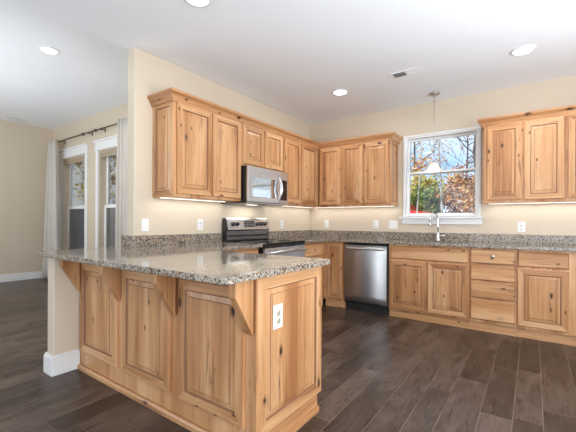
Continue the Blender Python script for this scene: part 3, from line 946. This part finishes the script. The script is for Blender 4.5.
outlet('white outlet on the range wall between the wall end switch and the range', (0, -2.243, 1.112), PI/2)
outlet('white outlet on the range wall between the range and the room corner', (0, -0.775, 1.106), PI/2)
outlet('white outlet on the back wall nearest the room corner', (0.29, 0, 1.115), 0)
outlet('white outlet above the dishwasher on the back wall', (1.083, 0, 1.112), 0)
outlet('wide white double switch plate left of the kitchen window', (1.33, 0, 1.112), 0, 'switch', 0.118)
outlet('white outlet on the back wall below the wall cabinets right of the window', (2.787, 0, 1.10), 0)
outlet('white outlet with almond sockets on the peninsula end panel', (PX, -3.287, 0.664), PI/2, 'almond', 0.078, 0.122)

# ------------------------------------------------------------------ lights in the room
def can(label, x, y, z, power):
    t = thing('recessed_light', label, 'ceiling light', (x, y, z-0.012), 0, 'recessed ceiling lights')
    mb = MB(); mb.lathe([(0.098, 0.0115), (0.096, 0.004), (0.080, 0.0), (0.076, 0.004), (0.076, 0.0115)], n=32); mb.build('trim_ring', M['white'], t)
    mb = MB(); mb.lathe([(0.0755, 0.0100), (0.0755, 0.006), (0.0, 0.005)], n=32); mb.build('lens', M['lens'], t)
    light('can_lamp', 'AREA', (x, y, z-0.02), power, (1.0, 0.96, 0.91), (0, 0, 0), 0.14)
can('lit recessed light in the dining room ceiling', -1.403, -3.151, HD, 14)
can('lit recessed light in the kitchen ceiling above the peninsula', 0.985, -3.11, H, 5)
can('lit recessed light in the kitchen ceiling near the room corner', 1.005, -0.979, H, 7)
can('lit recessed light in the kitchen ceiling near the right wall cabinets', 2.813, -0.95, H, 7)
can('recessed light behind the camera over the kitchen floor', 2.813, -3.11, H, 5)
can('recessed light in the dining room behind the camera', -1.403, -5.6, HD, 12)

# under-cabinet LED strips
def led(label, x0, x1, y0, y1, power, rot=0):
    mb = MB(); mb.box(x0, x1, y0, y1, ZB-0.005, ZB-0.001)
    tag(mb.build('light_strip', M['led']), label, 'light strip', 'under-cabinet light strips')
    lx, ly = x1-x0, y1-y0
    light('strip_lamp', 'AREA', ((x0+x1)/2, (y0+y1)/2, ZB-0.008), power, (1.0, 0.98, 0.95), (0, 0, 0), lx, ly+0.03)
led('under-cabinet light strip left of the microwave', 0.085, 0.10, -2.785, -1.97, 1.1)
led('under-cabinet light strip between microwave and corner', 0.085, 0.10, -1.17, -0.10, 1.2)
led('under-cabinet light strip left of the kitchen window', 0.12, 1.37, -0.10, -0.085, 1.5)
led('under-cabinet light strip right of the kitchen window', 2.47, 3.88, -0.10, -0.085, 1.9)

# pendant over the sink
t = thing('pendant_lamp', 'small pendant lamp with a white glass shade hanging before the kitchen window', 'pendant light', (1.914, -0.29, 1.765))
mb = MB(); mb.lathe([(0.0, H-1.765-0.001), (0.062, H-1.765-0.001), (0.062, H-1.765-0.012), (0.045, H-1.765-0.024), (0.0, H-1.765-0.026)], n=28); mb.build('canopy', M['nickel'], t)
mb = MB(); mb.tube([(0, 0, 0.12), (0, 0, H-1.765-0.024)], 0.003, 8); mb.build('cord', M['nickel'], t)
mb = MB(); mb.lathe([(0.0, 0.125), (0.010, 0.122), (0.018, 0.108), (0.020, 0.096), (0.0, 0.096)], n=20); mb.build('socket_cap', M['nickel'], t)
mb = MB(); mb.lathe([(0.026, 0.098), (0.036, 0.088), (0.052, 0.062), (0.072, 0.028), (0.092, 0.0), (0.088, 0.0), (0.068, 0.028), (0.048, 0.062), (0.032, 0.086), (0.022, 0.094)], n=32); mb.build('lamp_shade', M['milk'], t)
light('pendant_bulb', 'POINT', (1.914, -0.29, 1.80), 2.0, (1, 0.88, 0.7), size=0.02)

# ceiling vents
def vent(label, x, y, z, lx, ly, rotz=0):
    t = thing('ceiling_vent', label, 'vent', (x, y, z), rotz)
    mb = MB()
    mb.box(-lx/2, lx/2, -ly/2, -ly/2+0.016, -0.006, -0.0005); mb.box(-lx/2, lx/2, ly/2-0.016, ly/2, -0.006, -0.0005)
    mb.box(-lx/2, -lx/2+0.016, -ly/2+0.016, ly/2-0.016, -0.006, -0.0005); mb.box(lx/2-0.016, lx/2, -ly/2+0.016, ly/2-0.016, -0.006, -0.0005)
    mb.box(-0.008, 0.008, -ly/2+0.016, ly/2-0.016, -0.006, -0.0005)
    mb.build('frame', M['white'], t)
    mb = MB(); mb.box(-lx/2+0.016, lx/2-0.016, -ly/2+0.016, ly/2-0.016, -0.0018, -0.0005); mb.build('backing', M['slot'], t)
    n = 7
    for i in range(n):
        yy = -ly/2+0.022+(ly-0.044)*i/(n-1)
        mb = MB()
        for s, a, b in ((-1, -lx/2+0.016, -0.008), (1, 0.008, lx/2-0.016)):
            mb.prism([(yy-0.006, -0.002-0.004*(s < 0)), (yy+0.006, -0.002-0.004*(s > 0)), (yy+0.006, -0.003-0.004*(s > 0)), (yy-0.006, -0.003-0.004*(s < 0))], 'x', a, b)
        mb.build('louvre', M['white'], t)
vent('white rectangular air vent in the kitchen ceiling between two recessed lights', 1.815, -1.065, H, 0.30, 0.15)
vent('slim white air vent in the dining room ceiling by the tan wall', -4.79, -2.44, HD, 0.10, 0.28)

# ------------------------------------------------------------------ curtains
t = thing('curtain_rod', 'thin dark curtain rod with small finials above the dining windows', 'curtain rod', (-3.4, YW-0.09, 2.67))
mb = MB(); mb.tube([(-1.20, 0, 0), (1.26, 0, 0)], 0.011, 10); mb.build('rod', M['bronze'], t)
for x in (-1.12, -0.02, 0.42, 1.05):
    mb = MB(); mb.box(x-0.008, x+0.008, 0.0, 0.089, -0.008, 0.004); mb.box(x-0.012, x+0.012, 0.083, 0.0895, -0.035, 0.035); mb.build('bracket', M['bronze'], t)
for x in (-1.20, -0.17, 0.27, 1.26):
    mb = MB(); mb.lathe([(0.0, -0.03), (0.018, -0.018), (0.026, 0.0), (0.018, 0.018), (0.0, 0.03)], (x, 0, 0), 14, 0, 'x'); mb.build('finial', M['bronze'], t)
def curtain(label, x0t, x1t, x0b, x1b, folds, y, amp=0.035):
    mb = MB(); nx = folds*10; nz = 14
    zt, zb = 2.685, 0.02
    grid = []
    for j in range(nz+1):
        f = j/nz; row = []
        for i in range(nx+1):
            u = i/nx
            x = (x0t+(x1t-x0t)*u)*(1-f) + (x0b+(x1b-x0b)*u)*f + 0.006*math.sin(9*f+u*11)
            a = amp*(0.55+0.5*f)*(0.8+0.3*math.sin(u*7.3+1))
            yy = y+a*math.sin(2*PI*folds*u+0.5*math.sin(3*f+u*4))
            row.append((x, yy, zt+(zb-zt)*f))
        grid.append(row)
    n = nx+1
    for r in grid: mb.v += r
    for j in range(nz):
        for i in range(nx):
            mb.f.append((j*n+i, j*n+i+1, (j+1)*n+i+1, (j+1)*n+i)); mb.mi.append(0); mb.sm.append(True)
    o = mb.build('curtain', M['curtain'])
    s_ = o.modifiers.new('thick', 'SOLIDIFY'); s_.thickness = 0.003
    return tag(o, label, 'curtain')
curtain('long pale greige curtain gathered beside the tan dining wall', -4.78, -4.44, -5.0, -4.28, 5, YW-0.17, 0.07)
curtain('pale curtain beside the dining window nearest the kitchen, mostly behind the wall end', -2.28, -1.80, -2.30, -1.78, 6, YW-0.17, 0.05)

# ------------------------------------------------------------------ outdoors
def ground():
    t = NT('leaf_littered_ground')
    g = t.n('NewGeometry')
    n1 = t.noise(g.outputs['Position'], 3.5, 5, 0.7)
    t.l(t.ramp(n1, [(0.35, (0.10, 0.12, 0.04)), (0.5, (0.30, 0.20, 0.09)), (0.65, (0.42, 0.28, 0.12))]), t.b.inputs['Base Color'])
    t.b.inputs['Roughness'].default_value = 0.9
    return t.m
gm = MB()
ys = [0.16, 3, 6, 9, 14, 60]; zs = [-0.15, -0.1, 0.35, 0.62, 0.75, 2.5]
for i in range(5):
    gm.face([(-60, ys[i], zs[i]), (60, ys[i], zs[i]), (60, ys[i+1], zs[i+1]), (-60, ys[i+1], zs[i+1])])
gm.face([(-60, -12, -0.15), (XL-0.16, -12, -0.15), (XL-0.16, 0.16, -0.15), (-60, 0.16, -0.15)])
gm.face([(XL-0.16, YW+0.16, -0.15), (-WT-0.01, YW+0.16, -0.15), (-WT-0.01, 0.16, -0.15), (XL-0.16, 0.16, -0.15)])
struct(gm.build('ground', ground(), fix=False))
def gz(y):
    if y <= ys[0]: return zs[0]
    for i in range(5):
        if y <= ys[i+1]:
            return zs[i]+(zs[i+1]-zs[i])*(y-ys[i])/(ys[i+1]-ys[i])
    return zs[-1]

def leafmat(name, cols):
    t = NT(name)
    g = t.n('NewGeometry')
    t.l(t.ramp(g.outputs['Random Per Island'], [(i/len(cols), c) for i, c in enumerate(cols)], 'CONSTANT'), t.b.inputs['Base Color'])
    t.b.inputs['Roughness'].default_value = 0.7
    tl = t.n('BsdfTranslucent')
    t.nt.links.new(t.b.inputs['Base Color'].links[0].from_socket, tl.inputs[0])
    mx = t.n('MixShader'); mx.inputs[0].default_value = 0.3
    t.l(t.b.outputs[0], mx.inputs[1]); t.l(tl.outputs[0], mx.inputs[2]); t.l(mx.outputs[0], t.out.inputs['Surface'])
    return t.m
LM = {'orange': leafmat('orange_leaves', [(0.62, 0.26, 0.07), (0.75, 0.42, 0.15), (0.40, 0.15, 0.06), (0.70, 0.52, 0.25), (0.80, 0.62, 0.42)]),
      'yellow': leafmat('yellow_leaves', [(0.70, 0.58, 0.16), (0.55, 0.42, 0.10), (0.38, 0.42, 0.10), (0.80, 0.68, 0.35)]),
      'green': leafmat('green_leaves', [(0.12, 0.22, 0.05), (0.22, 0.34, 0.08), (0.38, 0.42, 0.12), (0.06, 0.12, 0.04)]),
      'rust': leafmat('rust_leaves', [(0.42, 0.16, 0.08), (0.58, 0.30, 0.20), (0.25, 0.10, 0.06), (0.62, 0.42, 0.30)])}
bark = plain('grey_bark', (0.10, 0.085, 0.075), 0.9)
birch = plain('pale_bark', (0.42, 0.42, 0.41), 0.8)
def tree(label, x, y, h, kind, nleaf, spread, zlo, zhi, bk=bark, seed=0, leaf=0.055, tr=0.09, nb=16):
    rnd = random.Random(seed)
    t = thing('autumn_tree', label, 'tree', (x, y, gz(y)-0.02), 0, 'trees outside the windows')
    mb = MB()
    pts = []; px = py = 0.0
    for i in range(9):
        pts.append((px, py, h*i/8)); px += rnd.uniform(-0.08, 0.08); py += rnd.uniform(-0.08, 0.08)
    mb.tube(pts, [tr*(1-0.85*i/8) for i in range(9)], 7)
    tips = []
    def branch(p, d, ln, r, depth):
        q = [p]
        for i in range(4):
            d = (d+Vector((rnd.uniform(-.3, .3), rnd.uniform(-.3, .3), rnd.uniform(-.12, .28)))).normalized()
            q.append(q[-1]+d*ln/4)
        mb.tube([tuple(a) for a in q], [r*(1-0.18*i) for i in range(5)], 4, cap=False)
        tips.extend(q[2:])
        if depth > 0:
            for _ in range(3):
                s = q[rnd.randint(1, 4)]
                branch(s, (d+Vector((rnd.uniform(-1, 1), rnd.uniform(-1, 1), rnd.uniform(-.3, .7)))).normalized(), ln*0.6, r*0.5, depth-1)
    for i in range(nb):
        f = rnd.uniform(zlo, zhi)
        zz = h*f; k = min(7, int(f*8)); a = Vector(pts[k]); b = Vector(pts[k+1]); p = a.lerp(b, f*8-k)
        an = rnd.uniform(0, 2*PI)
        branch(p, Vector((math.cos(an), math.sin(an), rnd.uniform(0.1, 0.7))).normalized(), spread*rnd.uniform(0.6, 1.0), tr*0.32, 2)
    mb.build('trunk', bk, t, fix=False)
    lf = MB()
    for _ in range(nleaf):
        c_ = rnd.choice(tips)+Vector([rnd.gauss(0, 0.13) for _ in range(3)])
        s = leaf*rnd.uniform(0.6, 1.4)
        u = Vector([rnd.uniform(-1, 1) for _ in range(3)]).normalized(); v = u.cross(Vector([rnd.uniform(-1, 1) for _ in range(3)])).normalized()
        lf.face([c_+u*s, c_+v*s*0.6, c_-u*s, c_-v*s*0.6])
    lf.build('foliage', LM[kind], t, fix=False)
    return t
# view corridor of the kitchen window
tree('orange-leaved tree at the left side of the kitchen window view', -0.50, 5.6, 6.0, 'orange', 4000, 1.1, 0.25, 1.0, seed=1, leaf=0.04)
tree('yellow-green bushy tree filling the lower left of the kitchen window view', -1.35, 11.2, 1.9, 'yellow', 3500, 0.85, 0.25, 0.95, seed=2, leaf=0.075)
tree('dark green bushy tree low behind the pendant shade', -0.55, 9.75, 1.5, 'green', 4000, 0.7, 0.08, 0.95, seed=3, leaf=0.06)
tree('pale-barked tree with a straight slim trunk at the middle of the kitchen window', 0.66, 6.7, 8.0, 'yellow', 60, 1.5, 0.35, 1.0, birch, seed=4, tr=0.035)
tree('pale-barked tree with a slim trunk at the left of the kitchen window', -0.22, 6.9, 8.0, 'orange', 100, 1.5, 0.35, 1.0, birch, seed=5, tr=0.03)
tree('rust-leaved bushy tree at the lower right of the kitchen window view', 0.75, 10.2, 1.9, 'rust', 2600, 1.0, 0.12, 0.95, seed=6, leaf=0.055)
tree('orange bushy tree at the right side of the kitchen window view', 1.75, 8.4, 1.8, 'orange', 2200, 0.9, 0.10, 0.95, seed=7, leaf=0.05)
tree('bare-branched tree against the sky in the upper kitchen window', 1.7, 6.2, 7.5, 'rust', 150, 1.9, 0.30, 1.0, seed=8, tr=0.05, nb=30, leaf=0.04)
tree('dark bare-branched tree behind the right of the kitchen window', 0.3, 14.5, 7.0, 'rust', 500, 2.6, 0.2, 1.0, seed=9, tr=0.07, nb=34)
tree('tall bare tree behind the left of the kitchen window', -2.3, 14.0, 8.0, 'orange', 1200, 2.3, 0.25, 1.0, seed=10, tr=0.08, nb=26)
tree('pale green tree outside the dining windows', -9.6, 1.0, 5.0, 'yellow', 1500, 1.8, 0.15, 1.0, seed=11, leaf=0.08)
tree('orange tree outside the dining windows', -8.0, 4.2, 6.5, 'orange', 2500, 1.6, 0.15, 1.0, seed=12, leaf=0.08)
tree('rust-leaved tree far outside the dining windows', -14.5, 5.0, 7.0, 'rust', 3000, 2.2, 0.1, 1.0, seed=13, leaf=0.10)

# fence outside the dining windows
t = thing('board_fence', 'pale grey board fence seen through the lower panes of the dining windows', 'fence', (-8.2, 0.6, -0.15))
for i in range(5):
    mb = MB(); mb.box(-0.12, -0.03, -1.0+1.1*i-0.045, -1.0+1.1*i+0.045, 0, 1.68); mb.build('post', M['fence'], t, bevel=0.004)
for z in (0.35, 1.40):
    mb = MB(); mb.box(-0.03, 0.0, -1.0, 3.4, z, z+0.09); mb.build('rail', M['fence'], t)
mb = MB()
for i in range(29):
    mb.box(0.0, 0.02, -1.0+0.15*i, -0.862+0.15*i, 0.04, 1.72)
mb.build('boards', M['fence'], t)

# red car up the slope
cz_ = gz(8.5)
t = thing('car', 'red car parked outside, just showing over the kitchen window sill', 'car', (-1.95, 8.5, cz_))
redp = plain('red_car_paint', (0.55, 0.03, 0.03), 0.2)
mb = MB()
mb.prism([(-2.0, 0.35), (-2.0, 0.80), (-1.1, 0.92), (-0.6, 1.42), (0.7, 1.45), (1.35, 0.98), (2.05, 0.90), (2.1, 0.40)], 'y', -0.82, 0.82)
mb.build('body', redp, t, bevel=0.08)
mb = MB(); mb.prism([(-0.92, 0.95), (-0.55, 1.36), (0.62, 1.38), (1.15, 0.98)], 'y', -0.826, 0.826); mb.build('side_windows', M['blackglass'], t)
for x in (-1.3, 1.3):
    for y in (-0.80, 0.80):
        mb = MB(); mb.lathe([(0.0, -0.1), (0.30, -0.1), (0.33, -0.06), (0.33, 0.06), (0.30, 0.1), (0.0, 0.1)], (x, y, 0.33), 20, 0, 'y'); mb.build('wheel', M['rubber'], t)
